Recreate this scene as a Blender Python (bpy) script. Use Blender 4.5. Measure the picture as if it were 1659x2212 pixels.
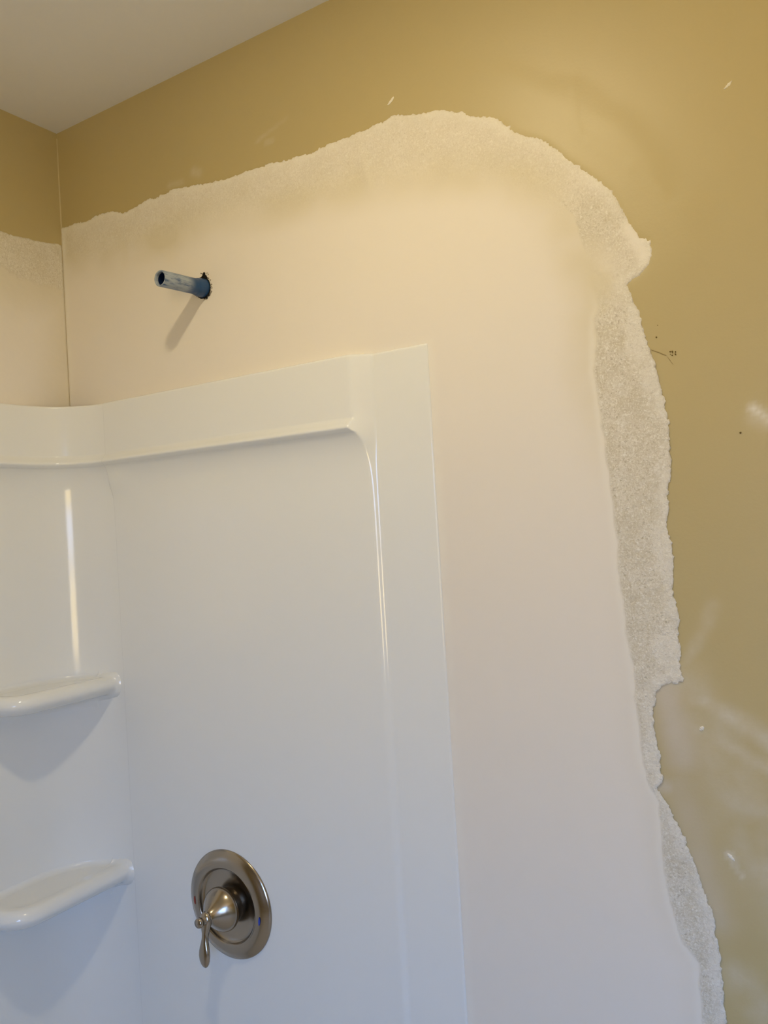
import bpy, bmesh, math, random
import numpy as np
from mathutils import Vector, Matrix

# ------------------------------------------------------------------ camera, light, exposure
sc = bpy.context.scene
for _o in list(bpy.data.objects):
    bpy.data.objects.remove(_o)
sc.view_settings.view_transform = 'Standard'
sc.view_settings.look = 'None'
sc.view_settings.gamma = 1.0
sc.view_settings.use_curve_mapping = False
sc.view_settings.exposure = -0.09

CEIL = 2.44
YAW, PITCH, ROLL, FPX = -0.55842, 0.018275, -0.057845, 1727.13
f_ = Vector((math.sin(YAW)*math.cos(PITCH), math.cos(YAW)*math.cos(PITCH), math.sin(PITCH)))
r_ = Vector((math.cos(YAW), -math.sin(YAW), 0))
u_ = r_.cross(f_)
R_ = r_*math.cos(ROLL) + u_*math.sin(ROLL)
U_ = -r_*math.sin(ROLL) + u_*math.cos(ROLL)
cam_d = bpy.data.cameras.new('camera')
cam_d.sensor_fit = 'HORIZONTAL'; cam_d.sensor_width = 36.0
cam_d.lens = FPX/1659*36.0; cam_d.clip_start = 0.02
cam = bpy.data.objects.new('camera', cam_d); sc.collection.objects.link(cam)
M_ = Matrix((R_, U_, -f_)).transposed().to_4x4()
M_.translation = Vector((1.329453, -1.0, CEIL-0.805441))
cam.matrix_world = M_
sc.camera = cam

# room: back wall y=0, left wall x=0, right wall x=RX, front wall y=FY
RX, FY = 2.95, -2.6
WX0, WX1, WZ0, WZ1 = 1.80, 2.62, 0.92, 2.12      # window opening in the front wall
LAMP = (0.82, -0.62)                              # recessed ceiling lamp
LAMP_COL, LAMP_STR = (1.0, 0.85, 0.56), 410.0
SKY_COL, SKY_STR = (0.24, 0.48, 1.0), 24.5

GROUND_COL, GROUND_STR = (1.0, 0.75, 0.34), 17.0

world = bpy.data.worlds.new('sky'); sc.world = world; world.use_nodes = True
bg = world.node_tree.nodes['Background']
_w = world.node_tree
_tc = _w.nodes.new('ShaderNodeTexCoord'); _sp = _w.nodes.new('ShaderNodeSeparateXYZ'); _mr = _w.nodes.new('ShaderNodeMapRange')
_mr.interpolation_type = 'SMOOTHSTEP'; _mr.inputs['From Min'].default_value = -0.07; _mr.inputs['From Max'].default_value = 0.065
_mw = _w.nodes.new('ShaderNodeMix'); _mw.data_type = 'RGBA'
_mw.inputs[6].default_value = (*[c*GROUND_STR for c in GROUND_COL], 1)      # sunlit yard below the horizon
_mw.inputs[7].default_value = (*[c*SKY_STR for c in SKY_COL], 1)            # blue sky above it
_w.links.new(_tc.outputs['Generated'], _sp.inputs[0]); _w.links.new(_sp.outputs[2], _mr.inputs['Value'])
_w.links.new(_mr.outputs[0], _mw.inputs['Factor']); _w.links.new(_mw.outputs[2], bg.inputs[0]); bg.inputs[1].default_value = 1.0
pl = bpy.data.lights.new('window_portal', 'AREA'); pl.shape = 'RECTANGLE'
pl.size = WX1-WX0; pl.size_y = WZ1-WZ0; pl.cycles.is_portal = True
po = bpy.data.objects.new('window_portal', pl); sc.collection.objects.link(po)
po.location = ((WX0+WX1)/2, FY-0.05, (WZ0+WZ1)/2); po.rotation_euler = (math.radians(90), 0, 0)

# ------------------------------------------------------------------ outlines on the walls (metres)
OUTER = [(0.006, 2.252), (0.0384, 2.2521), (0.0793, 2.2471), (0.1064, 2.2508), (0.1456, 2.2485), (0.1805, 2.2369), (0.2205, 2.2409), (0.2688, 2.243), (0.3154, 2.2443), (0.3598, 2.2385), (0.4027, 2.2313), (0.4443, 2.2267), (0.4849, 2.2267), (0.5242, 2.2267), (0.5712, 2.2203), (0.6032, 2.2196), (0.6346, 2.221), (0.6779, 2.2226), (0.7196, 2.2228), (0.7479, 2.2248), (0.7601, 2.229), (0.7791, 2.2209), (0.7981, 2.2187), (0.835, 2.2113), (0.8703, 2.1984), (0.8837, 2.1889), (0.9107, 2.1789), (0.9269, 2.1674), (0.941, 2.1485), (0.9736, 2.1309), (0.9946, 2.1135), (1.0118, 2.0921), (1.0318, 2.0726), (1.054, 2.0486), (1.0659, 2.0354), (1.0724, 2.0203), (1.0773, 2.0074), (1.0874, 1.9876), (1.0976, 1.9708), (1.1081, 1.9625), (1.1099, 1.9479), (1.1035, 1.9324), (1.0918, 1.9236), (1.0771, 1.9141), (1.0866, 1.8846), (1.0933, 1.8577), (1.1008, 1.828), (1.1072, 1.7988), (1.1125, 1.7699), (1.1163, 1.7442), (1.1154, 1.7135), (1.1153, 1.6856), (1.1109, 1.6579), (1.1058, 1.6191), (1.1098, 1.5965), (1.1109, 1.5714), (1.1083, 1.5463), (1.1092, 1.5184), (1.1134, 1.499), (1.1122, 1.4795), (1.114, 1.4657), (1.1112, 1.4462), (1.1123, 1.4296), (1.0937, 1.4241), (1.0794, 1.4138), (1.0754, 1.3768), (1.0756, 1.3543), (1.0801, 1.3378), (1.0816, 1.3183), (1.0838, 1.309), (1.0748, 1.2967), (1.0818, 1.2863), (1.0896, 1.2717), (1.0967, 1.256), (1.1036, 1.2377), (1.1104, 1.2195), (1.1168, 1.1959), (1.1232, 1.1725), (1.1323, 1.1526), (1.1329, 1.1202), (1.136, 1.0885), (1.1354, 1.0614), (1.1364, 1.0282), (1.1363, 0.9272)]
INNER = [(1.016, 2.0145), (1.0282, 1.9699), (1.037, 1.9208), (1.0414, 1.8964), (1.0344, 1.8801), (1.0359, 1.8564), (1.0292, 1.8164), (1.0322, 1.7983), (1.0355, 1.7569), (1.038, 1.704), (1.0434, 1.6513), (1.0455, 1.5932), (1.0458, 1.5528), (1.0504, 1.4895), (1.0557, 1.438), (1.0568, 1.4095), (1.0588, 1.3527), (1.0599, 1.3244), (1.0693, 1.2971), (1.0766, 1.2812), (1.0769, 1.2419), (1.0779, 1.1972), (1.0826, 1.159), (1.096, 1.1146), (1.1105, 1.0932), (1.1108, 1.055), (1.1113, 1.0212), (1.1102, 0.9184)]
TOPIN = [(0.0012, 2.1921), (0.127, 2.1765), (0.2519, 2.1767), (0.3552, 2.1756), (0.4404, 2.1734), (0.5001, 2.1617), (0.5759, 2.1565), (0.6644, 2.1504), (0.7144, 2.1469), (0.7925, 2.135), (0.8651, 2.1207), (0.9324, 2.0982), (0.9759, 2.0674), (1.016, 2.0145)]
LEFTO = [(-0.2933, 2.2004), (-0.1829, 2.2057), (-0.1305, 2.21), (-0.1031, 2.2109), (-0.0748, 2.2118), (-0.0455, 2.2146), (-0.0099, 2.2198), (-0.0008, 2.2168)]
LEFTI = [(-0.2971, 2.1167), (-0.1866, 2.1326), (-0.1339, 2.1456), (-0.125, 2.1436), (-0.1218, 2.1341), (-0.0981, 2.1312), (-0.0599, 2.1313), (-0.006, 2.1273)]

# ------------------------------------------------------------------ helpers
def link(o, parent=None):
    sc.collection.objects.link(o)
    if parent is not None:
        o.parent = parent
    return o

def mesh_obj(name, verts, faces, mat, parent=None, smooth=True):
    me = bpy.data.meshes.new(name)
    me.from_pydata([tuple(v) for v in verts], [], [tuple(f) for f in faces])
    if smooth:
        me.polygons.foreach_set('use_smooth', [True]*len(me.polygons))
    me.materials.append(mat); me.update()
    return link(bpy.data.objects.new(name, me), parent)

def bm_obj(name, bm, mat, parent=None, smooth=True):
    me = bpy.data.meshes.new(name); bm.to_mesh(me); bm.free()
    if smooth:
        me.polygons.foreach_set('use_smooth', [True]*len(me.polygons))
    me.materials.append(mat)
    return link(bpy.data.objects.new(name, me), parent)

def structure(o):
    o['kind'] = 'structure'; return o

def tag(o, label, cat, group=None):
    o['label'] = label; o['category'] = cat
    if group: o['group'] = group
    return o

def empty(name, loc):
    o = bpy.data.objects.new(name, None); o.location = loc
    o.empty_display_size = 0.05
    return link(o)

def boxes(name, lst, mat, parent=None):
    v, f = [], []
    for (x0, x1, y0, y1, z0, z1) in lst:
        b = len(v)
        v += [(x, y, z) for x in (x0, x1) for y in (y0, y1) for z in (z0, z1)]
        for q in ((0,1,3,2), (4,6,7,5), (0,4,5,1), (2,3,7,6), (0,2,6,4), (1,5,7,3)):
            f.append([b+i for i in q])
    return mesh_obj(name, v, f, mat, parent, smooth=False)

def lathe(name, prof, mat, parent=None, n=96, loc=(0, 0, 0)):
    """prof: (radius, depth toward the room); axis along -y"""
    v, f = [], []
    for (r, d) in prof:
        for k in range(n):
            a = 2*math.pi*k/n
            v.append((loc[0]+r*math.cos(a), loc[1]-d, loc[2]+r*math.sin(a)))
    for i in range(len(prof)-1):
        for k in range(n):
            k2 = (k+1) % n
            f.append((i*n+k, (i+1)*n+k, (i+1)*n+k2, i*n+k2))
    return mesh_obj(name, v, f, mat, parent)

def sstep(a, b, x):
    t = np.clip((x-a)/(b-a), 0, 1); return t*t*(3-2*t)

def vnoise(x, z, scale, seed=0):
    x = np.asarray(x, float)*scale+seed*17.3; z = np.asarray(z, float)*scale+seed*5.7
    xi = np.floor(x).astype(np.int64); zi = np.floor(z).astype(np.int64)
    fx = x-xi; fz = z-zi; fx = fx*fx*(3-2*fx); fz = fz*fz*(3-2*fz)
    def h(a, b):
        n = (a*374761393 + b*668265263 + seed*1442695041) & 0xffffffff
        n = ((n ^ (n >> 13))*1274126177) & 0xffffffff
        return ((n ^ (n >> 16)) & 0xffff)/65535.0
    return (h(xi, zi)*(1-fx)+h(xi+1, zi)*fx)*(1-fz) + (h(xi, zi+1)*(1-fx)+h(xi+1, zi+1)*fx)*fz - 0.5

def fbm(x, z, scale, octs=4, seed=0):
    o = 0; a = 1.0
    for i in range(octs):
        o = o + a*vnoise(x, z, scale*2**i, seed+i); a *= 0.5
    return o

def poly_sd(px, pz, poly):
    """signed distance, positive inside"""
    d2 = np.full(px.shape, 1e9); ins = np.zeros(px.shape, bool)
    n = len(poly)
    for i in range(n):
        ax, az = poly[i]; bx, bz = poly[(i+1) % n]
        ex, ez = bx-ax, bz-az; L = ex*ex+ez*ez+1e-12
        t = np.clip(((px-ax)*ex+(pz-az)*ez)/L, 0, 1)
        d2 = np.minimum(d2, (px-ax-t*ex)**2+(pz-az-t*ez)**2)
        if ez != 0:
            c = ((az > pz) != (bz > pz)) & (px < ex*(pz-az)/ez+ax)
            ins ^= c
    d = np.sqrt(d2); return np.where(ins, d, -d)

def line_d(px, pz, line):
    d2 = np.full(px.shape, 1e9)
    for (ax, az), (bx, bz) in zip(line[:-1], line[1:]):
        ex, ez = bx-ax, bz-az; L = ex*ex+ez*ez+1e-12
        t = np.clip(((px-ax)*ex+(pz-az)*ez)/L, 0, 1)
        d2 = np.minimum(d2, (px-ax-t*ex)**2+(pz-az-t*ez)**2)
    return np.sqrt(d2)

def set_attr(me, name, arr):
    a = me.attributes.new(name, 'FLOAT', 'POINT')
    a.data.foreach_set('value', np.asarray(arr, np.float32).ravel())

# ------------------------------------------------------------------ materials
def new_mat(name, col=(0.8, 0.8, 0.8), rough=0.5, metal=0.0, spec=0.5, coat=0.0):
    m = bpy.data.materials.new(name); m.use_nodes = True
    b = m.node_tree.nodes['Principled BSDF']
    b.inputs['Base Color'].default_value = (*col, 1); b.inputs['Roughness'].default_value = rough
    b.inputs['Metallic'].default_value = metal; b.inputs['Specular IOR Level'].default_value = spec
    b.inputs['Coat Weight'].default_value = coat; b.inputs['Coat Roughness'].default_value = 0.03
    return m

class NT:
    def __init__(s, m):
        s.t = m.node_tree; s.b = s.t.nodes['Principled BSDF']
        s.co = s.t.nodes.new('ShaderNodeTexCoord').outputs['Object']
    def n(s, typ, **kw):
        o = s.t.nodes.new(typ)
        for k, v in kw.items(): setattr(o, k, v)
        return o
    def l(s, a, b): s.t.links.new(a, b)
    def noise(s, scale, detail=4, rough=0.55, vec=None):
        o = s.n('ShaderNodeTexNoise'); o.inputs['Scale'].default_value = scale
        o.inputs['Detail'].default_value = detail; o.inputs['Roughness'].default_value = rough
        s.l(vec or s.co, o.inputs['Vector']); return o.outputs['Fac']
    def attr(s, name):
        return s.n('ShaderNodeAttribute', attribute_name=name).outputs['Fac']
    def math(s, op, a, b=None, c=None, clamp=False):
        o = s.n('ShaderNodeMath', operation=op); o.use_clamp = clamp
        for i, v in enumerate((a, b, c)):
            if v is None: continue
            if isinstance(v, (int, float)): o.inputs[i].default_value = v
            else: s.l(v, o.inputs[i])
        return o.outputs[0]
    def ramp(s, x, a, b):
        o = s.n('ShaderNodeMapRange'); o.interpolation_type = 'SMOOTHSTEP'
        o.inputs['From Min'].default_value = a; o.inputs['From Max'].default_value = b
        s.l(x, o.inputs['Value']); return o.outputs['Result']
    def mix(s, f, a, b):
        o = s.n('ShaderNodeMix', data_type='RGBA')
        if isinstance(f, (int, float)): o.inputs['Factor'].default_value = f
        else: s.l(f, o.inputs['Factor'])
        for v, i in ((a, 6), (b, 7)):
            if isinstance(v, tuple): o.inputs[i].default_value = (*v, 1)
            else: s.l(v, o.inputs[i])
        return o.outputs[2]
    def bump(s, h, dist, strength=1.0, nrm=None):
        o = s.n('ShaderNodeBump'); o.inputs['Distance'].default_value = dist
        o.inputs['Strength'].default_value = strength; s.l(h, o.inputs['Height'])
        if nrm is not None: s.l(nrm, o.inputs['Normal'])
        return o.outputs['Normal']

GOLD = (0.49, 0.398, 0.195)
WHITE_MUD = (0.80, 0.745, 0.67)

def mat_gold(patched=False):
    m = new_mat('gold_wall_paint', GOLD, 0.46, spec=0.65); t = NT(m)
    nz = t.noise(1.3, 3)
    col = t.mix(t.ramp(nz, 0.35, 0.7), GOLD, tuple(c*0.95 for c in GOLD))
    if patched:
        sm = t.attr('smear')
        streak = t.math('MULTIPLY', sm, t.math('ADD', t.math('MULTIPLY', t.noise(90, 4), 0.9), 0.55), clamp=True)
        col = t.mix(streak, col, (0.74, 0.70, 0.62))
        col = t.mix(t.attr('film'), col, (0.60, 0.53, 0.42))
        t.l(t.math('ADD', t.math('MULTIPLY', sm, 0.2), 0.45), t.b.inputs['Roughness'])
    t.l(col, t.b.inputs['Base Color'])
    t.l(t.bump(t.noise(260, 3), 0.0004, 0.35, t.bump(t.noise(9, 2), 0.002, 0.35)), t.b.inputs['Normal'])
    return m

def mat_mud():
    m = new_mat('sanded_joint_compound', WHITE_MUD, 0.72, spec=0.25); t = NT(m)
    ro = t.attr('rough'); bl = t.attr('bleed'); ed = t.attr('edge')
    worm = t.n('ShaderNodeTexVoronoi', feature='DISTANCE_TO_EDGE'); worm.inputs['Scale'].default_value = 210
    wv = t.n('ShaderNodeVectorMath', operation='ADD')
    nn = t.n('ShaderNodeTexNoise'); nn.inputs['Scale'].default_value = 160; nn.inputs['Detail'].default_value = 2
    t.l(t.co, nn.inputs['Vector'])
    sc_ = t.n('ShaderNodeVectorMath', operation='SCALE'); sc_.inputs['Scale'].default_value = 0.012
    t.l(nn.outputs['Color'], sc_.inputs[0]); t.l(t.co, wv.inputs[0]); t.l(sc_.outputs[0], wv.inputs[1])
    t.l(wv.outputs[0], worm.inputs['Vector'])
    fine = t.noise(230, 3, 0.6); mid = t.noise(28, 3)
    pits = t.math('MULTIPLY', t.ramp(t.noise(300, 2, 0.5), 0.60, 0.72), t.ramp(mid, 0.38, 0.62))
    specks = t.math('MULTIPLY', t.ramp(fine, 0.55, 0.70), 1.0)
    # colours of the material itself: clean skim, skim with the gold paint showing through, rough skim
    col = t.mix(t.math('MULTIPLY', bl, 0.75), WHITE_MUD, (0.66, 0.59, 0.42))
    rc = t.mix(t.ramp(mid, 0.35, 0.65), (0.655, 0.60, 0.49), (0.73, 0.68, 0.585))
    rc = t.mix(t.math('MULTIPLY', specks, 0.7), rc, (0.90, 0.87, 0.80))
    rc = t.mix(t.math('MULTIPLY', t.ramp(t.noise(210, 3, 0.7), 0.50, 0.38), 0.35), rc, (0.58, 0.51, 0.38))
    rc = t.mix(t.math('MULTIPLY', t.ramp(t.noise(420, 2, 0.6), 0.53, 0.62), 0.55), rc, (0.86, 0.82, 0.73))
    rc = t.mix(t.math('MULTIPLY', t.ramp(t.noise(390, 2, 0.6, vec=wv.outputs[0]), 0.45, 0.36), 0.5), rc, (0.50, 0.43, 0.31))
    rc = t.mix(t.math('MULTIPLY', pits, 0.6), rc, (0.42, 0.36, 0.25))
    col = t.mix(ro, col, rc)
    col = t.mix(t.math('MULTIPLY', ed, 0.55), col, (0.84, 0.80, 0.72))
    t.l(col, t.b.inputs['Base Color'])
    h = t.math('MULTIPLY', ro, t.math('SUBTRACT', t.math('ADD', t.math('MULTIPLY', fine, 2.2), t.math('MULTIPLY', t.ramp(worm.outputs['Distance'], 0.0, 0.10), 0.35)), t.math('MULTIPLY', pits, 0.8)))
    n1 = t.bump(h, 0.0009, 0.65, t.bump(t.noise(120, 2), 0.0002, 0.3))
    t.l(n1, t.b.inputs['Normal'])
    return m

def mat_acrylic():
    m = new_mat('glossy_white_acrylic', (0.81, 0.815, 0.795), 0.12, spec=0.36); t = NT(m)
    t.l(t.bump(t.noise(3.0, 2), 0.004, 0.10), t.b.inputs['Normal'])
    # a few tiny dark specks of grit
    v = t.n('ShaderNodeTexVoronoi'); v.inputs['Scale'].default_value = 5.0; t.l(t.co, v.inputs['Vector'])
    sp = t.math('LESS_THAN', v.outputs['Distance'], 0.0055)
    t.l(t.mix(t.math('MULTIPLY', sp, 0.7), (0.81, 0.815, 0.795), (0.2, 0.15, 0.1)), t.b.inputs['Base Color'])
    return m

def mat_ceiling():
    m = new_mat('white_ceiling_paint', (0.84, 0.83, 0.80), 0.85, spec=0.2); t = NT(m)
    t.l(t.bump(t.noise(140, 3), 0.0005, 0.4), t.b.inputs['Normal']); return m

def mat_nickel():
    m = new_mat('brushed_nickel', (0.39, 0.335, 0.27), 0.22, metal=1.0); t = NT(m)
    mp = t.n('ShaderNodeMapping'); mp.inputs['Scale'].default_value = (60, 60, 60)
    t.l(t.co, mp.inputs['Vector'])
    nz = t.noise(1.0, 2, vec=mp.outputs[0])
    t.l(t.math('ADD', t.math('MULTIPLY', nz, 0.05), 0.19), t.b.inputs['Roughness']); return m

def mat_pipe():
    m = new_mat('blue_plastic_with_dried_mud', (0.02, 0.07, 0.2), 0.4); t = NT(m)
    mp = t.n('ShaderNodeMapping'); mp.inputs['Scale'].default_value = (60, 14, 90); t.l(t.co, mp.inputs['Vector'])
    nz = t.noise(3.2, 5, 0.65, vec=mp.outputs[0])
    sep = t.n('ShaderNodeSeparateXYZ'); t.l(t.co, sep.inputs[0])
    out = t.ramp(sep.outputs[1], -0.030, -0.052)      # wipes of compound start past the collar
    f = t.math('MULTIPLY', out, t.ramp(nz, 0.24, 0.56), clamp=True)
    few = t.math('MULTIPLY', t.ramp(nz, 0.66, 0.72), 0.7)
    f = t.math('MAXIMUM', f, few)
    t.l(t.mix(t.math('MULTIPLY', f, 0.8), (0.010, 0.058, 0.17), (0.40, 0.44, 0.48)), t.b.inputs['Base Color'])
    t.l(t.math('ADD', t.math('MULTIPLY', f, 0.4), 0.35), t.b.inputs['Roughness'])
    t.l(t.bump(nz, 0.0006, 0.6), t.b.inputs['Normal']); return m

M_GOLD = mat_gold(); M_GOLDP = mat_gold(True); M_MUD = mat_mud(); M_ACR = mat_acrylic()
M_CEIL = mat_ceiling(); M_NI = mat_nickel(); M_PIPE = mat_pipe()
M_FLOOR = new_mat('grey_vinyl_floor', (0.72, 0.69, 0.63), 0.5)
M_TRIM = new_mat('white_trim_paint', (0.78, 0.77, 0.74), 0.35)
M_DARK = new_mat('hole_shade', (0.012, 0.011, 0.010), 0.9, spec=0.1)  # near-black stands in for the shade inside the torn hole
M_RED = new_mat('red_enamel', (0.28, 0.04, 0.02), 0.4)
M_BLUE = new_mat('blue_enamel', (0.01, 0.05, 0.45), 0.4)
M_BLUEIN = new_mat('blue_plastic_bore_shade', (0.003, 0.012, 0.055), 0.4)  # pipe blue darkened to paint the shade inside the open bore
M_CRACK = new_mat('hairline_crack', (0.30, 0.225, 0.10), 0.8, spec=0.1)
M_DOT = new_mat('brown_speck', (0.14, 0.095, 0.03), 0.8, spec=0.1)
M_CAULK = new_mat('paintable_caulk', (0.80, 0.75, 0.62), 0.5)
M_LENS = bpy.data.materials.new('lamp_glow'); M_LENS.use_nodes = True
_b = M_LENS.node_tree.nodes['Principled BSDF']
_b.inputs['Emission Color'].default_value = (*LAMP_COL, 1); _b.inputs['Emission Strength'].default_value = LAMP_STR
M_PANE = new_mat('window_glass', (1, 1, 1), 0.02)
_t = M_PANE.node_tree; _tr = _t.nodes.new('ShaderNodeBsdfTransparent'); _mx = _t.nodes.new('ShaderNodeMixShader')
_mx.inputs[0].default_value = 0.08
_t.links.new(_tr.outputs[0], _mx.inputs[1]); _t.links.new(_t.nodes['Principled BSDF'].outputs[0], _mx.inputs[2])
_t.links.new(_mx.outputs[0], _t.nodes['Material Output'].inputs[0])

# ------------------------------------------------------------------ room shell
T = 0.12
structure(boxes('floor', [(-T, RX+T, FY-T, T, -0.05, 0)], M_FLOOR))
# the ceiling has a round cut-out for the recessed lamp
def ceiling_mesh():
    n = 64; R0 = 0.050
    v, f = [], []
    for k in range(n):
        a = 2*math.pi*k/n; v.append((LAMP[0]+R0*math.cos(a), LAMP[1]+R0*math.sin(a), CEIL))
    for k in range(n):
        a = 2*math.pi*k/n; c, s_ = math.cos(a), math.sin(a)
        x0, x1, y0, y1 = -T, RX+T, FY-T, T
        t = min(((x1 if c > 0 else x0)-LAMP[0])/c if abs(c) > 1e-6 else 1e9,
                ((y1 if s_ > 0 else y0)-LAMP[1])/s_ if abs(s_) > 1e-6 else 1e9)
        v.append((LAMP[0]+t*c, LAMP[1]+t*s_, CEIL))
    for k in range(n):
        k2 = (k+1) % n; f.append((k, n+k, n+k2, k2))
    b = len(v)
    for (x, y) in ((-T, FY-T), (RX+T, FY-T), (RX+T, T), (-T, T)): v.append((x, y, CEIL+0.10))
    for k in range(n):
        a = 2*math.pi*k/n; v.append((LAMP[0]+R0*math.cos(a), LAMP[1]+R0*math.sin(a), CEIL+0.10))
    f.append((b, b+1, b+2, b+3))
    for k in range(n):
        k2 = (k+1) % n; f.append((k, k2, b+4+k2, b+4+k))
    # corner triangles the radial fan leaves out
    for (x, y) in ((-T, FY-T), (RX+T, FY-T), (RX+T, T), (-T, T)):
        ang = math.atan2(y-LAMP[1], x-LAMP[0]) % (2*math.pi); k = int(ang/(2*math.pi)*n) % n
        v.append((x, y, CEIL)); f.append((n+k, len(v)-1, n+(k+1) % n))
    return v, f
_v, _f = ceiling_mesh()
structure(mesh_obj('ceiling', _v, _f, M_CEIL, smooth=False))
structure(boxes('wall_left', [(-T, 0, FY-T, T, 0, CEIL)], M_GOLD))
structure(boxes('wall_right', [(RX, RX+T, FY-T, T, 0, CEIL)], M_GOLD))
structure(boxes('wall_front', [(0, WX0, FY-T, FY, 0, CEIL), (WX1, RX, FY-T, FY, 0, CEIL),
                               (WX0, WX1, FY-T, FY, 0, WZ0), (WX0, WX1, FY-T, FY, WZ1, CEIL)], M_GOLD))
w1 = structure(empty('window_1', ((WX0+WX1)/2, FY, WZ0)))
def rel(b, o): return [(x0-o.location[0], x1-o.location[0], y0-o.location[1], y1-o.location[1], z0-o.location[2], z1-o.location[2]) for (x0, x1, y0, y1, z0, z1) in b]
zc = (WZ0+WZ1)/2
boxes('window_frame', rel([(WX0-.06, WX0+.03, FY-.08, FY+.018, WZ0-.06, WZ1+.06), (WX1-.03, WX1+.06, FY-.08, FY+.018, WZ0-.06, WZ1+.06),
      (WX0, WX1, FY-.08, FY+.018, WZ1-.03, WZ1+.06), (WX0, WX1, FY-.08, FY+.018, WZ0-.06, WZ0+.03),
      (WX0, WX1, FY-.07, FY-.02, zc-.02, zc+.02)], w1), M_TRIM, w1)
boxes('window_pane', rel([(WX0+.02, WX1-.02, FY-.052, FY-.048, WZ0+.02, WZ1-.02)], w1), M_PANE, w1)
structure(boxes('baseboard_right', [(RX-.014, RX, FY, 0, 0, 0.1)], M_TRIM))
structure(boxes('baseboard_back', [(0.83, RX-.014, -.014, 0, 0, 0.1)], M_TRIM))

# ---- the back wall: a fine sheet of painted drywall, old paint ridge and plaster smears included
def outer_sd(px, pz):
    poly = [(-0.05, OUTER[0][1])] + OUTER + [(1.136, -0.2), (-0.05, -0.2)]
    return poly_sd(px, pz, poly)

def wall_back():
    xs = np.concatenate([np.arange(0, 1.40, 0.005), np.linspace(1.40, RX, 12)])
    zs = np.concatenate([np.linspace(0, 0.85, 10)[:-1], np.arange(0.85, CEIL, 0.005), [CEIL]])
    X, Z = np.meshgrid(xs, zs); X = X.ravel(); Z = Z.ravel()
    near = (X < 1.4) & (Z > 0.8)
    d = np.full(X.shape, -1.0); d[near] = outer_sd(X[near], Z[near])
    # float marks left under the old paint around the patch
    hump = 0.0020*sstep(-0.085, -0.045, d + 0.02*fbm(X, Z, 9, 3, 5))*sstep(0.80, 1.0, X)*sstep(1.80, 1.95, Z)*sstep(0.012, -0.004, d)
    ridge = [(1.0276, 2.1958), (1.0246, 2.1491), (1.0285, 2.1151), (1.0567, 2.0917), (1.0893, 2.0617), (1.1202, 2.0245), (1.1595, 1.9722)]
    ld = line_d(X, Z, ridge)
    Y = -hump - 0.0010*np.exp(-(ld/0.004)**2)*(0.6+fbm(X, Z, 80, 3, 9)) - 0.0006*fbm(X, Z, 5, 2, 3)*near
    Y = Y*np.minimum(1, X/0.02)*np.minimum(1, (CEIL-Z)/0.02)
    nx, nz = len(xs), len(zs)
    idx = np.arange(nx*nz).reshape(nz, nx)
    F = np.stack([idx[:-1, :-1], idx[:-1, 1:], idx[1:, 1:], idx[1:, :-1]], -1).reshape(-1, 4)
    V = np.stack([X, Y, Z], -1)
    nb = len(V)
    back = [(0, T, 0), (RX, T, 0), (RX, T, CEIL), (0, T, CEIL)]
    o = mesh_obj('wall_back', V.tolist()+back, F.tolist()+[(nb, nb+3, nb+2, nb+1)], M_GOLDP)
    sm = np.zeros(len(V)); fl = np.zeros(len(V))
    def add(line, w, a, arr, rag=0.5):
        arr[:] = np.maximum(arr, a*np.exp(-(line_d(X, Z, line)/w)**2)*(1+rag*2*fbm(X, Z, 40, 3, 12)))
    add([(1.2084, 1.7453), (1.224, 1.7322)], 0.005, 0.9, sm)
    add([(1.2130, 1.7353), (1.235, 1.7252)], 0.010, 0.4, sm)
    add([(1.1169, 1.452), (1.1432, 1.4967), (1.1522, 1.5186)], 0.008, 0.22, sm)
    add([(1.1245, 1.4055), (1.1549, 1.3967), (1.2018, 1.3659), (1.26, 1.33)], 0.012, 0.36, sm)
    add([(1.1124, 1.3798), (1.1575, 1.3564), (1.1999, 1.3342), (1.26, 1.30)], 0.010, 0.30, sm)
    add([(1.11, 1.42), (1.16, 1.33), (1.2, 1.20), (1.25, 1.13)], 0.035, 0.22, sm)
    add([(1.15, 1.09), (1.18, 1.05), (1.22, 1.03)], 0.02, 0.2, sm)
    add([(1.1512, 1.2291), (1.1568, 1.222)], 0.005, 0.45, sm)
    add([(1.1579, 1.2157), (1.1657, 1.2048)], 0.004, 0.35, sm)
    add([(0.503, 2.2708), (0.5667, 2.2882)], 0.003, 0.14, sm)
    add([(0.522, 2.2627), (0.5364, 2.262)], 0.003, 0.3, sm)
    add([(0.36, 2.262), (0.372, 2.256)], 0.007, 0.25, sm)
    add([(0.30, 2.255), (0.33, 2.252)], 0.005, 0.2, sm)
    add([(1.0929, 1.4118), (1.0969, 1.3897), (1.101, 1.3677), (1.1043, 1.3347)], 0.020, 0.85, fl, 0.2)
    add([(1.06, 1.3028), (1.0859, 1.2992)], 0.012, 0.8, fl, 0.2)
    add([(1.10, 1.30), (1.115, 1.24), (1.135, 1.15)], 0.022, 0.5, fl, 0.2)
    z4 = np.zeros(4)
    set_attr(o.data, 'smear', np.clip(np.concatenate([sm, z4]), 0, 1))
    set_attr(o.data, 'film', np.clip(np.concatenate([fl, z4]), 0, 1))
    return structure(o)
WB = wall_back()
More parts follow.
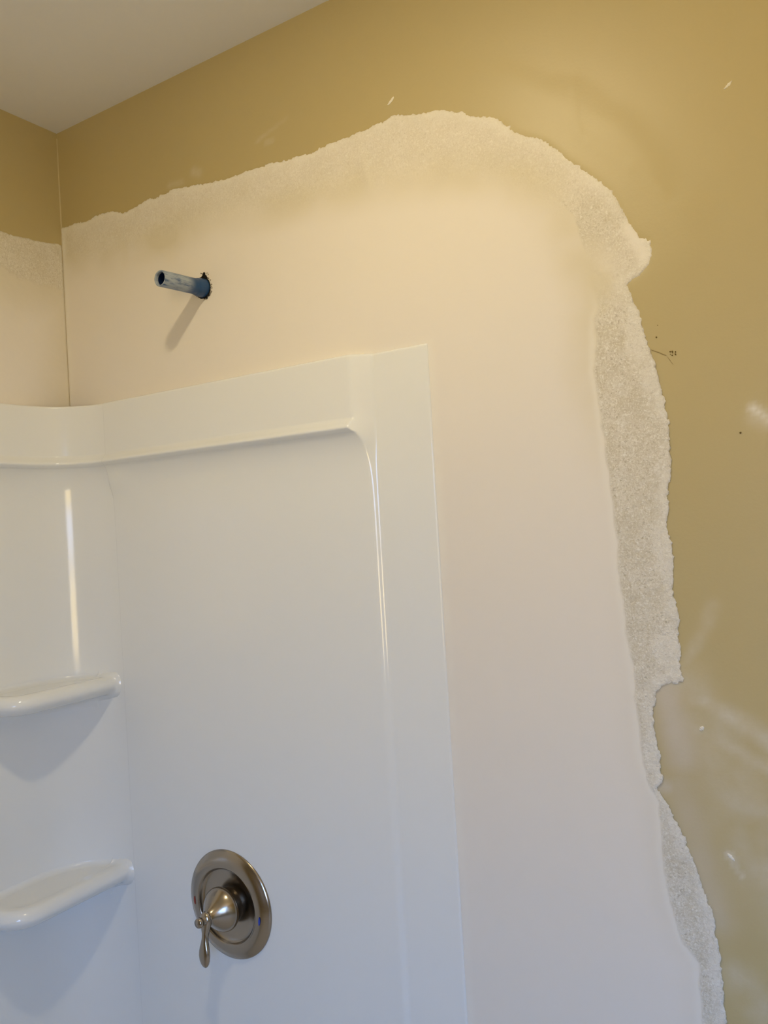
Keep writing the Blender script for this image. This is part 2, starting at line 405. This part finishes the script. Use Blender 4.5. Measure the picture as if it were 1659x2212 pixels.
# thin raised line of dried paint down the inner corner
def bead():
    v, f = [], []; n = 260; random.seed(4)
    zz = np.linspace(1.88, 2.43, n)
    for i, z in enumerate(zz):
        w = 0.0006+0.0007*float(vnoise(0.0, z, 60, 3)) + (0.0010 if z < 2.24 else 0.0)
        off = 0.0006*float(vnoise(0.5, z, 30, 8))
        for (x, y) in ((0.0, -w-0.0012), (w*0.55+off, -w*0.55+off), (w+0.0012, 0.0)):
            v.append((x, y, z))
    for i in range(n-1):
        for k in range(2):
            f.append((i*3+k, i*3+k+1, i*3+3+k+1, i*3+3+k))
    return v, f
_v, _f = bead()
structure(mesh_obj('trim_1', _v, _f, new_mat('paint_build_up', (0.52, 0.43, 0.24), 0.5)))

# ------------------------------------------------------------------ joint compound skim coats (real thin layers on the drywall)
def skim(name, field, attrs, U0, U1, Z0, Z1, step, place, hfun, mat, avoid):
    us = np.arange(U0, U1+1e-9, step); zs = np.arange(Z0, Z1+1e-9, step)
    U, Z = np.meshgrid(us, zs)
    F = field(U, Z)
    keep = (F[:-1, :-1] > 0) | (F[1:, :-1] > 0) | (F[:-1, 1:] > 0) | (F[1:, 1:] > 0)
    gz, gu = np.gradient(F, step)
    g2 = np.maximum(gu**2+gz**2, 0.3)
    m = F < 0
    mv = np.clip(-F/g2, 0, step*1.5)
    U2 = np.where(m, U+gu*mv, U); Z2 = np.where(m, Z+gz*mv, Z)
    H = hfun(U2, Z2, np.maximum(F, 0))
    H = np.where(m, -0.0004, H)
    idx = -np.ones(U.shape, np.int64)
    cells = np.argwhere(keep)
    i, j = cells[:, 0], cells[:, 1]
    used = np.zeros(U.shape, bool)
    for a in (0, 1):
        for b in (0, 1): used[i+a, j+b] = True
    idx[used] = np.arange(used.sum())
    faces = np.stack([idx[i, j], idx[i, j+1], idx[i+1, j+1], idx[i+1, j]], -1)
    V = place(U2[used], Z2[used], H[used])
    o = mesh_obj(name, V.tolist(), faces.tolist(), mat)
    for k, fn in attrs.items():
        set_attr(o.data, k, fn(U2[used], Z2[used], np.maximum(F[used], 0)))
    return o

PX1, PZ1 = 0.7956, 1.8913      # right edge and top of the acrylic surround
inner_poly = [(-0.05, 2.19)] + TOPIN + INNER + [(1.112, -0.2), (-0.05, -0.2)]
def back_field(U, Z):
    F = outer_sd(U, Z)
    F = F + 0.0035*fbm(U, Z, 60, 4, 21)*sstep(0.05, 0.3, U) + 0.0030*vnoise(U, Z*0.8, 330, 31) + 0.0014*vnoise(U, Z, 600, 32)
    F = np.minimum(F, U-0.0008)
    inside = np.minimum(PX1-0.003-U, PZ1-0.008-Z)       # nothing under the surround
    return np.minimum(F, -inside)
def back_h(U, Z, F):
    side = poly_sd(U, Z, inner_poly)
    rz = sstep(0.003, -0.003, side)
    h = 0.0008*sstep(0, 0.002, F) + 0.0003*np.exp(-((F-0.006)/0.005)**2)*sstep(0, .003, F)
    h += rz*(0.0007*vnoise(U, Z, 170, 41)+0.0003*vnoise(U, Z, 400, 42))
    # trowel swells along the upper edge
    h += 0.0011*fbm(U*0.35, Z*1.6, 22, 2, 44)*sstep(-0.02, -0.0, -np.abs(F-0.045)+0.045)*sstep(1.95, 2.1, Z)*sstep(0.45, 0.7, U)
    h += 0.0014*np.exp(-((U-0.706-0.25*(2.17-Z))/0.007)**2)*sstep(2.11, 2.15, Z)*sstep(2.22, 2.19, Z)
    h += 0.0010*fbm(U, Z, 4, 2, 45)*sstep(0, 0.05, F)
    # the skim feathers out toward the surround
    return h + 0.0003
def a_rough(U, Z, F):
    side = -poly_sd(U, Z, inner_poly) + 0.004*fbm(U, Z, 50, 3, 51)
    right = sstep(0.96, 1.03, U)*sstep(2.06, 2.0, Z)
    sharp = sstep(-0.0015, 0.0015, side); soft = sstep(-0.03, 0.035, side)*0.5
    r = sharp*right + soft*(1-right)
    r = r*(1-0.95*np.exp(-(np.hypot((U-1.035)*0.9, (Z-1.935)*0.75)/0.036)**3))      # trowelled smooth by the bulge
    r = r*(1-0.9*sstep(1.0, 1.02, U)*np.exp(-(line_d(U, Z, [(1.083, 1.985), (1.10, 1.945)])/0.010)**2))
    return np.clip(r, 0, 1)
def a_bleed(U, Z, F):
    side = poly_sd(U, Z, inner_poly)
    b = 0.75*sstep(0.06, 0.0, side)*sstep(-0.05, 0.0, side)*sstep(1.6, 1.9, Z)
    b += 0.55*np.exp(-(np.hypot(U-0.17, Z-2.17)/0.055)**2) + 0.45*np.exp(-(np.hypot(U-0.30, Z-2.15)/0.05)**2)
    b += 0.5*sstep(0.10, 0.02, U)*sstep(2.1, 2.2, Z)
    b += 0.6*np.exp(-(line_d(U, Z, [(1.0, 2.0), (1.045, 1.93)])/0.03)**2)
    b += 0.25*sstep(0.04, 0.0, side)*sstep(1.7, 1.2, Z)
    return np.clip(b*(0.9+0.8*fbm(U, Z, 14, 3, 61)), 0, 1)
def a_edge(U, Z, F):
    e = np.exp(-((F-0.005)/0.0085)**2)*(0.75+fbm(U, Z, 45, 3, 71))
    ins = poly_sd(U, Z, inner_poly) + 0.003*fbm(U, Z, 50, 3, 77)
    e = np.maximum(e, 0.9*np.exp(-((ins-0.004)/0.0045)**2)*sstep(1.95, 1.85, Z))
    blobs = [(1.105, 1.60, 0.016), (1.104, 1.575, 0.014), (1.100, 1.465, 0.018), (1.103, 1.44, 0.012), (1.085, 1.84, 0.02), (1.098, 1.80, 0.014), (1.075, 1.34, 0.02)]
    for (bx, bz, br) in blobs:
        e = np.maximum(e, 0.9*sstep(1.2, 0.6, np.hypot(U-bx, (Z-bz)*0.6)/br + 0.6*fbm(U, Z, 90, 3, 73)))
    return np.clip(e, 0, 1)
patch = skim('joint_compound_patch', back_field, {'rough': a_rough, 'bleed': a_bleed, 'edge': a_edge},
             0.0, 1.16, 0.86, 2.27, 0.0017, lambda u, z, h: np.stack([u, -h-0.0012, z], -1), back_h, M_MUD, None)
tag(patch, 'large cream-white sanded joint compound patch framing the shower panel on the gold valve wall', 'plaster patch')

def left_field(U, Z):       # U is the distance from the corner along the left wall
    poly = [(-y, z) for (y, z) in LEFTO[::-1]]
    poly = [(-0.02, 2.2165)] + poly + [(0.7, 2.17), (0.7, -0.2), (-0.02, -0.2)]
    F = poly_sd(U, Z, poly) + 0.0025*fbm(U, Z, 60, 4, 121) + 0.0015*vnoise(U, Z, 420, 131)
    return np.minimum(np.minimum(F, U-0.0008), -(PZ1-0.008-Z))
LI = [(-y, z) for (y, z) in LEFTI[::-1]]
li_poly = [(-0.02, 2.128)] + LI + [(0.7, 2.10), (0.7, -0.2), (-0.02, -0.2)]
def l_rough(U, Z, F): return np.clip(sstep(0.006, -0.008, poly_sd(U, Z, li_poly)+0.006*fbm(U, Z, 50, 3, 141))*0.7, 0, 1)
def l_bleed(U, Z, F): return np.clip(0.75*sstep(0.10, 0.0, poly_sd(U, Z, li_poly)) + 0.2*fbm(U, Z, 14, 3, 151), 0, 1)
def l_edge(U, Z, F): return np.clip(0.7*np.exp(-((F-0.004)/0.003)**2)*(0.5+fbm(U, Z, 45, 3, 171)), 0, 1)
def l_h(U, Z, F): return 0.0014*sstep(0, 0.003, F)+0.0004*vnoise(U, Z, 170, 161)*(F > 0.004)+0.0003
lp = skim('joint_compound_patch', left_field, {'rough': l_rough, 'bleed': l_bleed, 'edge': l_edge},
          0.0, 0.60, 1.87, 2.26, 0.0026, lambda u, z, h: np.stack([h, -u, z], -1), l_h, M_MUD, None)
_fl = np.array([tuple(p.vertices)[::-1] for p in lp.data.polygons])
tag(lp, 'narrow joint compound patch on the left side wall, cut off by the photo edge', 'plaster patch')

# small chips and splatters of dried compound standing on the gold paint
def chip(pts, w, label, seed):
    (ax, az), (bx, bz) = pts; n = 14; rg = np.random.RandomState(seed)
    dx, dz = bx-ax, bz-az; L = math.hypot(dx, dz); nx, nz = -dz/L, dx/L
    top, bot, mid = [], [], []
    for i in range(n+1):
        t = i/n; ww = w*math.sin(math.pi*(0.06+0.88*t))*(0.75+0.5*rg.rand())
        cx, cz = ax+dx*t, az+dz*t
        top.append((cx+nx*ww, -0.0003, cz+nz*ww)); bot.append((cx-nx*ww, -0.0003, cz-nz*ww))
        mid.append((cx+nx*ww*0.2, -0.0018-0.0008*rg.rand(), cz+nz*ww*0.2))
    v = top+mid+bot; f = []
    for r in (0, 1):
        for i in range(n):
            a = r*(n+1)+i; f.append((a, a+1, a+n+2, a+n+1))
    return tag(mesh_obj('plaster_speck', v, f, M_MUDP), label, 'plaster speck')
M_MUDP = new_mat('dried_compound_speck', (0.82, 0.77, 0.66), 0.6)
chip([(0.7520, 2.2470), (0.7630, 2.2555)], 0.0022, 'pale sliver of plaster on gold paint above the top of the patch', 1)
chip([(1.2010, 2.1165), (1.2100, 2.1232)], 0.0017, 'pale slanted plaster sliver on gold wall near the top right corner', 2)
chip([(1.1285, 1.3715), (1.1335, 1.3765)], 0.0026, 'shiny white plaster crumb on gold wall right of the strip', 3)
chip([(1.1505, 1.2300), (1.1578, 1.2225)], 0.0022, 'star-shaped white plaster fleck low on the gold wall at right', 4)

# ---- marks in the paint: hairline crack and cluster of specks
def ribbon(lines, w):
    v, f = [], []
    for line in lines:
        P = []
        for (a, b) in zip(line[:-1], line[1:]):
            for k in range(8):
                t = k/8; P.append((a[0]+(b[0]-a[0])*t, a[1]+(b[1]-a[1])*t))
        P.append(line[-1]); n = len(P); b0 = len(v)
        for i, (x, z) in enumerate(P):
            j = 0.0006*float(vnoise(x, z, 300, 5)); ww = w*(0.6+0.8*float(vnoise(x, z, 500, 6)+.5))
            v += [(x+j, -0.0009, z+j+ww), (x+j, -0.0013, z+j), (x+j, -0.0009, z+j-ww)]
        for i in range(n-1):
            for k in (0, 1):
                a = b0+i*3+k; f.append((a, a+1, a+4, a+3))
    return v, f
_v, _f = ribbon([[(1.1009, 1.8303), (1.1052, 1.8279), (1.11, 1.8254), (1.1142, 1.823), (1.1185, 1.8210)],
                 [(1.1198, 1.8182), (1.1223, 1.8144), (1.1247, 1.8101), (1.1256, 1.8083)]], 0.00042)
crk = mesh_obj('paint_crack', _v, _f, M_CRACK, WB)
crk['label'] = 'hairline brown crack'
def dots(pts):
    v, f = [], []
    for (x, z, r) in pts:
        b = len(v); n = 10
        v.append((x, -0.0016, z))
        for k in range(n):
            a = 2*math.pi*k/n; rr = 0.75*r*(0.75+0.5*float(vnoise(x+k, z, 900, 7)+.5)); v.append((x+rr*math.cos(a), -0.0009, z+rr*math.sin(a)))
        for k in range(n): f.append((b, b+1+k, b+1+(k+1) % n))
    return v, f
_v, _f = dots([(1.1229, 1.8244, .0012), (1.1253, 1.8242, .0014), (1.1290, 1.8231, .0012), (1.1256, 1.8225, .0009), (1.1285, 1.8206, .0012),
               (1.1291, 1.8196, .0010), (1.1230, 1.8212, .0007), (1.1249, 1.8197, .0011), (1.1079, 1.8443, .0013), (1.1104, 1.8586, .0007), (1.1945, 1.7187, .0014), (1.0925, 2.0602, .0009)])
mesh_obj('paint_specks', _v, _f, M_DOT, WB)['label'] = 'cluster of dark brown specks'

# ------------------------------------------------------------------ glossy acrylic shower surround
HB = 0.005
def Hmain(z):
    z = np.asarray(z, float)
    band = 0.0265 + 0*z
    lip = 0.0095*sstep(1.799, 1.783, z)
    h = band+lip
    h_low = 0.0118 - 0.0025*sstep(1.6, 0.9, z) + 0.0187*np.exp(-np.clip(1.777-z, 0, None)/0.024)
    return h + (h_low-h)*sstep(1.7835, 1.7745, z)
ZS = np.unique(np.round(np.concatenate([np.linspace(0.03, 0.9, 8), np.arange(0.9, 1.66, 0.02), np.arange(1.66, 1.76, 0.004),
      np.arange(1.76, 1.81, 0.0010), np.arange(1.81, 1.885, 0.01), PZ1-np.array([0.006, 0.005, 0.004, 0.003, 0.002, 0.0012, 0.0006, 0.0002, 0])]), 5))
def edge_round(d, h, R):
    q = np.clip(d/R, 0, 1); return h - R*(1-np.sqrt(np.clip(1-(1-q)**2, 0, 1)))
def smin(a, b, k):
    h = np.clip(0.5+0.5*(b-a)/k, 0, 1); return b*(1-h)+a*h-k*h*(1-h)

def sheet(name, us, place, hf, parent, mat=M_ACR, back=0.0008):
    U, Z = np.meshgrid(us, ZS)
    H = hf(U, Z)
    nu, nz = len(us), len(ZS)
    V = [place(u, h, z) for u, h, z in zip(U.ravel(), H.ravel(), Z.ravel())]
    idx = np.arange(nu*nz).reshape(nz, nu)
    F = np.stack([idx[:-1, :-1], idx[:-1, 1:], idx[1:, 1:], idx[1:, :-1]], -1).reshape(-1, 4).tolist()
    # skirt back to the wall all round
    ring = list(idx[0, :]) + list(idx[1:, -1]) + list(idx[-1, -2::-1]) + list(idx[-2:0:-1, 0])
    uz = [(U.ravel()[i], Z.ravel()[i]) for i in ring]
    b = len(V)
    V += [place(u, back, z) for (u, z) in uz]
    n = len(ring)
    for k in range(n):
        k2 = (k+1) % n; F.append((ring[k2], ring[k], b+k, b+k2))
    me_o = mesh_obj(name, V, F, mat, parent)
    return me_o

SUR = empty('shower_surround', (0, 0, 0))
tag(SUR, 'glossy white acrylic shower surround with molded ledge and corner shelves', 'shower surround')
XF, KS = 0.702, 0.80
def h_end(U, Z):
    H = Hmain(Z) + 0.0045*np.exp(-((Z-1.745)/0.02)**2)*sstep(0.20, 0.127, U)
    a = H-HB; b = (KS+0.45*np.exp(-((Z-1.768)/0.022)**2))*np.clip(XF-U, -0.02, 10)
    m_ = smin(a, b, 0.0035)
    h = HB - smin(-m_, 0*m_, 0.0030)
    h = edge_round(PX1-U, h, 0.0035); h = edge_round(U-0.1265, h, 0.0012)
    h = edge_round(PZ1-Z, h, 0.0045)
    return h
us = np.unique(np.round(np.concatenate([0.1265+np.array([0, .0002, .0005, .0009, .0013]), np.linspace(0.13, 0.60, 30), np.arange(0.60, 0.65, 0.002), np.arange(0.65, 0.715, 0.0009),
     np.linspace(0.72, 0.79, 6), PX1-np.array([.0035, .0028, .002, .0013, .0008, .0004, .0001, 0])]), 5))
endp = sheet('end_panel', us, lambda u, h, z: (u, -h, z), h_end, SUR)
endp['label'] = 'flat end panel that carries the valve'

RC = 0.128
def path(s):
    """s=0 at the cove start on the left wall, grows round the corner onto the back wall"""
    L = RC*math.pi/2
    if s < 0: return (0.0, -RC+s, 1.0, 0.0)
    if s > L: return (RC+(s-L), 0.0, 0.0, -1.0)
    a = s/RC
    return (RC-RC*math.cos(a), -RC+RC*math.sin(a), math.cos(a), -math.sin(a))
def place_corner(u, h, z):
    x, y, nx, ny = path(u); return (x+nx*h, y+ny*h, z)
CL = RC*math.pi/2
def h_corner(U, Z):
    h = Hmain(Z) - 0.0014
    return edge_round(PZ1-Z, h, 0.0045)
us = np.concatenate([np.linspace(-0.50, 0, 12)[:-1], np.linspace(0, CL, 40), [CL+0.004, CL+0.010]])
corn = sheet('corner_panel', us, place_corner, h_corner, SUR)
corn['label'] = 'curved corner panel with two molded shelves'
def h_side(U, Z):
    h = Hmain(Z); h = edge_round(U+1.50, h, 0.0035); h = edge_round(-0.495-U, h, 0.0012)
    return edge_round(PZ1-Z, h, 0.0045)
us = np.concatenate([[-1.50, -1.499, -1.497], np.linspace(-1.49, -0.50, 20), [-0.4965, -0.4955, -0.495]])
sheet('side_panel', us, lambda u, h, z: (h, u, z), h_side, SUR)

# ---- molded corner shelves: rounded slab whose skin flares into the cove behind it
def shelf(ztop, A, B, label, RCO):
    hw = float(Hmain(ztop-0.05)) - 0.0014
    cx, cy = RC, -RC; rin = RC-hw
    def wall_d(x, y):
        dx = x-hw; dy = -y-hw
        if x < cx and y > cy: return rin-math.hypot(x-cx, y-cy)
        return min(dx, dy)
    def outline(d):
        """plan outline inset by d from back wall end to left wall end"""
        a, b = A-d, B-d; rc = max(RCO-d, 0.006); P = []
        n1, n2, n3 = 34, 22, 22
        for i in range(n1): P.append((a, -0.001-(b-rc)*((i/n1)**1.3), 0))
        for i in range(n2):
            t = math.pi/2*i/n2; P.append((a-rc+rc*math.cos(t), -(b-rc)-rc*math.sin(t), 1))
        for i in range(n3+1): P.append((a-rc-(a-rc-0.001)*(1-(1-i/n3)**1.3), -b, 2))
        return P
    prof = []
    # (inset, height, nx outward, nz)
    for d, z in ((0.038, -0.0032), (0.032, -0.0028), (0.026, -0.0014)): prof.append((d, z, 0, 1))
    Rn = 0.0172
    for i in range(15):
        t = math.radians(80-170*i/14); prof.append((Rn-Rn*math.cos(t)+(0.004*max(0, -math.sin(t))), -Rn+Rn*math.sin(t), math.cos(t), math.sin(t)))
    for d, z in ((0.030, -0.0360), (0.038, -0.0375), (0.044, -0.0390)): prof.append((d, z, 0.3, -0.95))
    rows = []; V = []; F = []
    RF = 0.013
    for (d, dz, no, nz) in prof:
        P = outline(min(d, A-0.012)); row = []
        for i, (x, y, seg) in enumerate(P):
            if i == 0: tx, ty = P[1][0]-x, P[1][1]-y
            elif i == len(P)-1: tx, ty = x-P[i-1][0], y-P[i-1][1]
            else: tx, ty = P[i+1][0]-P[i-1][0], P[i+1][1]-P[i-1][1]
            L = math.hypot(tx, ty); ox, oy = -ty/L, tx/L          # outward
            w = wall_d(x, y)
            fl = 0.0
            if w < RF:
                q = min(max(1-w/RF, 0), 1); fl = RF*0.75*(1-math.sqrt(max(0, 1-q*q)))
            # flare acts along the wall, so drop the part of the outward direction that enters the wall
            V.append((x+ox*no*fl, y+oy*no*fl, ztop+dz+nz*fl)); row.append(len(V)-1)
        rows.append(row)
    for a, b in zip(rows[:-1], rows[1:]):
        for i in range(len(a)-1): F.append((a[i], b[i], b[i+1], a[i+1]))
    # floor of the shelf up to the cove and underside
    for sgn, row in ((1, rows[0]), (-1, rows[-1])):
        n = len(row); prev = row; NS = 40
        tend = {}
        for i in row:                                   # where each ray meets the cove skin
            x, y, z = V[i]; lo, hi = 0.0, 1.0
            if wall_d(x, y) < 0.0: tend[i] = 0.0; continue
            for _ in range(40):
                md = (lo+hi)/2
                if wall_d(x*(1-md), y*(1-md)) > -0.0008: lo = md
                else: hi = md
            tend[i] = lo
        for st in range(1, NS+1):
            cur = []
            for i in row:
                x, y, z = V[i]; t = tend[i]*(1-(1-st/NS)**2.4)
                X, Y = x*(1-t), y*(1-t)
                w = wall_d(X, Y); base = z if sgn < 0 else ztop-0.0032
                q = min(max(1-w/RF, 0), 1); fl = RF*0.75*(1-math.sqrt(max(0, 1-q*q)))
                if sgn < 0: base = z-0.012*(st/NS)
                base = z+(base-z)*min(1, st/3)
                V.append((X, Y, base+sgn*fl)); cur.append(len(V)-1)
            for i in range(n-1):
                F.append((prev[i], prev[i+1], cur[i+1], cur[i]) if sgn > 0 else (prev[i], cur[i], cur[i+1], prev[i+1]))
            prev = cur
    o = mesh_obj('corner_shelf', V, F, M_ACR, corn)
    bm = bmesh.new(); bm.from_mesh(o.data); bmesh.ops.recalc_face_normals(bm, faces=bm.faces); bm.to_mesh(o.data); bm.free()
    o['label'] = label
    return o
shelf(1.388, 0.112, 0.232, 'upper molded corner shelf', 0.060)
shelf(1.043, 0.118, 0.246, 'lower molded corner shelf', 0.060)

# caulk bead along the top and right edge of the surround
def caulk():
    v, f = [], []
    pts_ = [(x, 0.0, PZ1+0.0005, 0, 1) for x in np.linspace(0.02, PX1, 120)] + [(PX1+0.0005, 0.0, z, 1, 0) for z in np.linspace(PZ1, 0.2, 160)]
    for i, (x, y, z, ax, az) in enumerate(pts_):
        w = 0.0026+0.0010*float(vnoise(x, z, 40, 15)); dpt = (0.0055 if x < 0.69 else 0.0022) if az else 0.0012; w = w if az else w*0.4
        v += [(x-ax*.001, -dpt, z-az*.001), (x+ax*w*.5, -dpt*.6, z+az*w*.5), (x+ax*w*1.4, -0.0012, z+az*w*1.4)]
    for i in range(len(pts_)-1):
        for k in (0, 1): a = i*3+k; f.append((a, a+1, a+4, a+3))
    return v, f
_v, _f = caulk()
mesh_obj('caulk_bead', _v, _f, M_CAULK, SUR)

# ------------------------------------------------------------------ shower valve
VX, VZ = 0.3630, 1.0185
VY = -float(Hmain(VZ))
valve = empty('shower_valve', (VX, VY, VZ))
tag(valve, 'brushed nickel shower valve with round plate and lever handle on the end panel', 'shower valve')
prof = [(0.0898, -0.001), (0.0898, 0.001), (0.0890, 0.0028), (0.0862, 0.0042), (0.083, 0.0062), (0.079, 0.0085), (0.0755, 0.0098), (0.072, 0.0106), (0.068, 0.0112), (0.0645, 0.0116),
        (0.0632, 0.0114), (0.0622, 0.0105), (0.0612, 0.0085), (0.0600, 0.0062), (0.0580, 0.0045), (0.054, 0.0032), (0.046, 0.0026), (0.036, 0.0030), (0.020, 0.0030), (0.001, 0.0030)]
lathe('face_plate', prof, M_NI, valve, 128)
lathe('collar', [(0.030, 0.0), (0.030, 0.014), (0.029, 0.0155), (0.026, 0.016), (0.001, 0.016)], new_mat('dark_nickel', (0.10, 0.085, 0.07), 0.35, metal=1.0), valve, 64)
hub = [(0.001, 0.0155), (0.030, 0.0155), (0.0335, 0.0165), (0.0358, 0.0195), (0.0362, 0.023), (0.0352, 0.0275), (0.0328, 0.0325), (0.0292, 0.0378), (0.0248, 0.043),
       (0.0205, 0.048), (0.0168, 0.0528), (0.0138, 0.0572), (0.0118, 0.061), (0.0108, 0.064), (0.0106, 0.0665), (0.0100, 0.0690), (0.0082, 0.0712), (0.0045, 0.0728), (0.0005, 0.0733)]
hub = [(r, 0.0155+(d-0.0155)*0.84) for (r, d) in hub]
handle = lathe('handle', hub, M_NI, valve, 96)
# lever: flattened drop hanging from the tip of the hub
def lever():
    st = [(0.011, .0030, .0030, .057), (0.0095, .0066, .0050, .0575), (0.006, .0096, .0064, .058), (0.000, .0112, .0074, .058), (-0.007, .0106, .0074, .0582), (-0.014, .0086, .0064, .0588), (-0.021, .0064, .0054, .0600), (-0.028, .0058, .0048, .0614), (-0.035, .0070, .0050, .0626),
          (-0.042, .0090, .0054, .0636), (-0.049, .0106, .0058, .0644), (-0.056, .0112, .0058, .0648), (-0.063, .0102, .0054, .0648), (-0.069, .0078, .0045, .0645), (-0.073, .0046, .0030, .0641), (-0.0748, .0018, .0012, .0638), (-0.0753, .0002, .0002, .0637)]
    v, f = [], []; n = 28
    for (z, a, b, d) in st:
        for k in range(n):
            t = 2*math.pi*k/n; v.append((a*math.cos(t), -d+b*math.sin(t), z))
    for i in range(len(st)-1):
        for k in range(n):
            k2 = (k+1) % n; f.append((i*n+k, i*n+k2, (i+1)*n+k2, (i+1)*n+k))
    return v, f
_v, _f = lever()
lv = mesh_obj('lever', _v, _f, M_NI, handle)
lathe('tip_button', [(0.0080, 0.060), (0.0078, 0.0645), (0.0066, 0.0665), (0.0064, 0.0680), (0.0078, 0.0700), (0.0080, 0.0735), (0.0068, 0.0762), (0.0004, 0.0768)], M_NI, handle, 32)
def index_mark(name, ang, mat, r=0.0725):
    v, f = [], []; n = 12
    for i in range(n+1):
        t = ang-0.095+0.19*i/n; w = 0.0020*math.sin(math.pi*(0.12+0.76*i/n))
        for rr in (r-w, r+w): v.append((rr*math.cos(t), -0.0112+(rr-0.0725)*-0.02-0.0004*0, rr*math.sin(t)))
    for i in range(n): f.append((2*i, 2*i+1, 2*i+3, 2*i+2))
    return mesh_obj(name, v, f, mat, valve)
index_mark('hot_mark', math.radians(183), M_RED)['label'] = 'red hot mark'
index_mark('cold_mark', math.radians(-8), M_BLUE)['label'] = 'blue cold mark'

# ------------------------------------------------------------------ blue pipe stub for the shower arm
BX, BZ = 0.3705, 2.0575
pipe = empty('pipe_stub', (BX, 0, BZ))
tag(pipe, 'open blue plastic pipe stub smeared with dried compound, poking out of the patched wall', 'pipe')
def tube_y(name, stations, mat, parent, n=48, axis=(0.0, 0.0)):
    v, f = [], []
    for (r, d) in stations:
        for k in range(n):
            t = 2*math.pi*k/n
            v.append((axis[0]*d+r*math.cos(t), -d, axis[1]*d+r*math.sin(t)))
    for i in range(len(stations)-1):
        for k in range(n):
            k2 = (k+1) % n; f.append((i*n+k, (i+1)*n+k, (i+1)*n+k2, i*n+k2))
    return mesh_obj(name, v, f, mat, parent)
DROOP = (0.0, -0.055)
Ro, Ri, LN = 0.0132, 0.0103, 0.100
tube_y('tube', [(0.0140, 0.010), (Ro, 0.020), (Ro, LN-0.001), (Ro-0.0008, LN), (Ri+0.0008, LN), (Ri, LN-0.001), (Ri, LN-0.006)], M_PIPE, pipe, axis=DROOP)
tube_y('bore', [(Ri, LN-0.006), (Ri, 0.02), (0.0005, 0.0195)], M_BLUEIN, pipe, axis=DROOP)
tube_y('collar', [(0.0158, -0.004), (0.0160, 0.006), (0.0156, 0.013), (0.0145, 0.019), (0.0134, 0.023)], M_PIPE, pipe, axis=DROOP)
# raised slot outline along the lower side of the tube
def slot():
    v, f = [], []; t0, t1, y0, y1 = math.radians(206), math.radians(226), 0.034, 0.070
    def p(t, d, r): return (r*math.cos(t), -d, DROOP[1]*d+r*math.sin(t))
    n = 6
    for (ta, tb, ya, yb) in ((t0-.05, t0+.03, y0, y1), (t1-.03, t1+.05, y0, y1), (t0, t1, y0, y0+.002), (t0, t1, y1-.002, y1)):
        b = len(v)
        for i in range(n+1):
            t = ta+(tb-ta)*i/n
            for d in (ya, yb):
                v.append(p(t, d, Ro+0.0002)); v.append(p(t, d, Ro+0.0009))
        for i in range(n):
            a = b+i*4; f += [(a+1, a+3, a+7, a+5), (a, a+1, a+5, a+4), (a+2, a+6, a+7, a+3)]
        f += [(b, b+2, b+3, b+1), (b+n*4, b+n*4+1, b+n*4+3, b+n*4+2)]
    return v, f
_v, _f = slot(); mesh_obj('slot_rib', _v, _f, new_mat('pale_mud_on_rib', (0.42, 0.45, 0.46), 0.6), pipe)
# flat black disc painting the shade inside the torn drywall hole round the pipe
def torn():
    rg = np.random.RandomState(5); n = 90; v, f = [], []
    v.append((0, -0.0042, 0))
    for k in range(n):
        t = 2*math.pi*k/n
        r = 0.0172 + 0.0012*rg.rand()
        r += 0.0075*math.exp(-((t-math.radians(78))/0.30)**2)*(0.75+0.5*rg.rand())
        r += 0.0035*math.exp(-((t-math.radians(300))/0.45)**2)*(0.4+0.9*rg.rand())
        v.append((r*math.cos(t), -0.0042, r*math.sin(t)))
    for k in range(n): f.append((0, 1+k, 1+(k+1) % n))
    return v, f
_v, _f = torn(); mesh_obj('hole_shade_disc', _v, _f, M_DARK, pipe, smooth=False)['label'] = 'ragged black disc painted as the shade inside the drywall hole'
def crumbs():
    rg = np.random.RandomState(8); v, f = [], []
    for k in range(46):
        t = rg.rand()*2*math.pi
        if rg.rand() < 0.6: t = math.radians(rg.choice([75, 300]) + rg.randn()*22)
        base = 0.0180 + (0.0065 if abs(math.degrees(t)-78) < 20 else 0.0008) + 0.002*rg.rand()
        s_ = 0.0006+0.0010*rg.rand(); cx, cz = base*math.cos(t), base*math.sin(t); b = len(v)
        v += [(cx+s_, -0.002, cz), (cx-s_*.7, -0.002, cz+s_), (cx-s_*.6, -0.002, cz-s_), (cx, -0.002-2.2*s_, cz)]
        f += [(b, b+1, b+3), (b+1, b+2, b+3), (b+2, b, b+3)]
    return v, f
_v, _f = crumbs(); o = mesh_obj('torn_paper', _v, _f, new_mat('torn_drywall_paper', (0.30, 0.27, 0.22), 0.9), pipe, smooth=False)
o['kind'] = 'stuff'

# ------------------------------------------------------------------ recessed ceiling lamp
lamp = empty('ceiling_lamp', (LAMP[0], LAMP[1], CEIL))
tag(lamp, 'small recessed ceiling lamp over the shower, above the photo edge', 'lamp')
def rings(name, prof, mat, parent, n=64):
    v, f = [], []
    for (r, z) in prof:
        for k in range(n):
            a = 2*math.pi*k/n; v.append((r*math.cos(a), r*math.sin(a), z))
    for i in range(len(prof)-1):
        for k in range(n):
            k2 = (k+1) % n; f.append((i*n+k, i*n+k2, (i+1)*n+k2, (i+1)*n+k))
    return mesh_obj(name, v, f, mat, parent)
rings('lamp_trim', [(0.060, 0.0), (0.060, -0.003), (0.055, -0.006), (0.046, -0.005), (0.044, 0.0), (0.044, 0.08), (0.001, 0.082)], M_TRIM, lamp)
rings('lamp_lens', [(0.001, -0.014), (0.012, -0.013), (0.022, -0.010), (0.029, -0.004), (0.032, 0.002), (0.032, 0.012)], M_LENS, lamp)
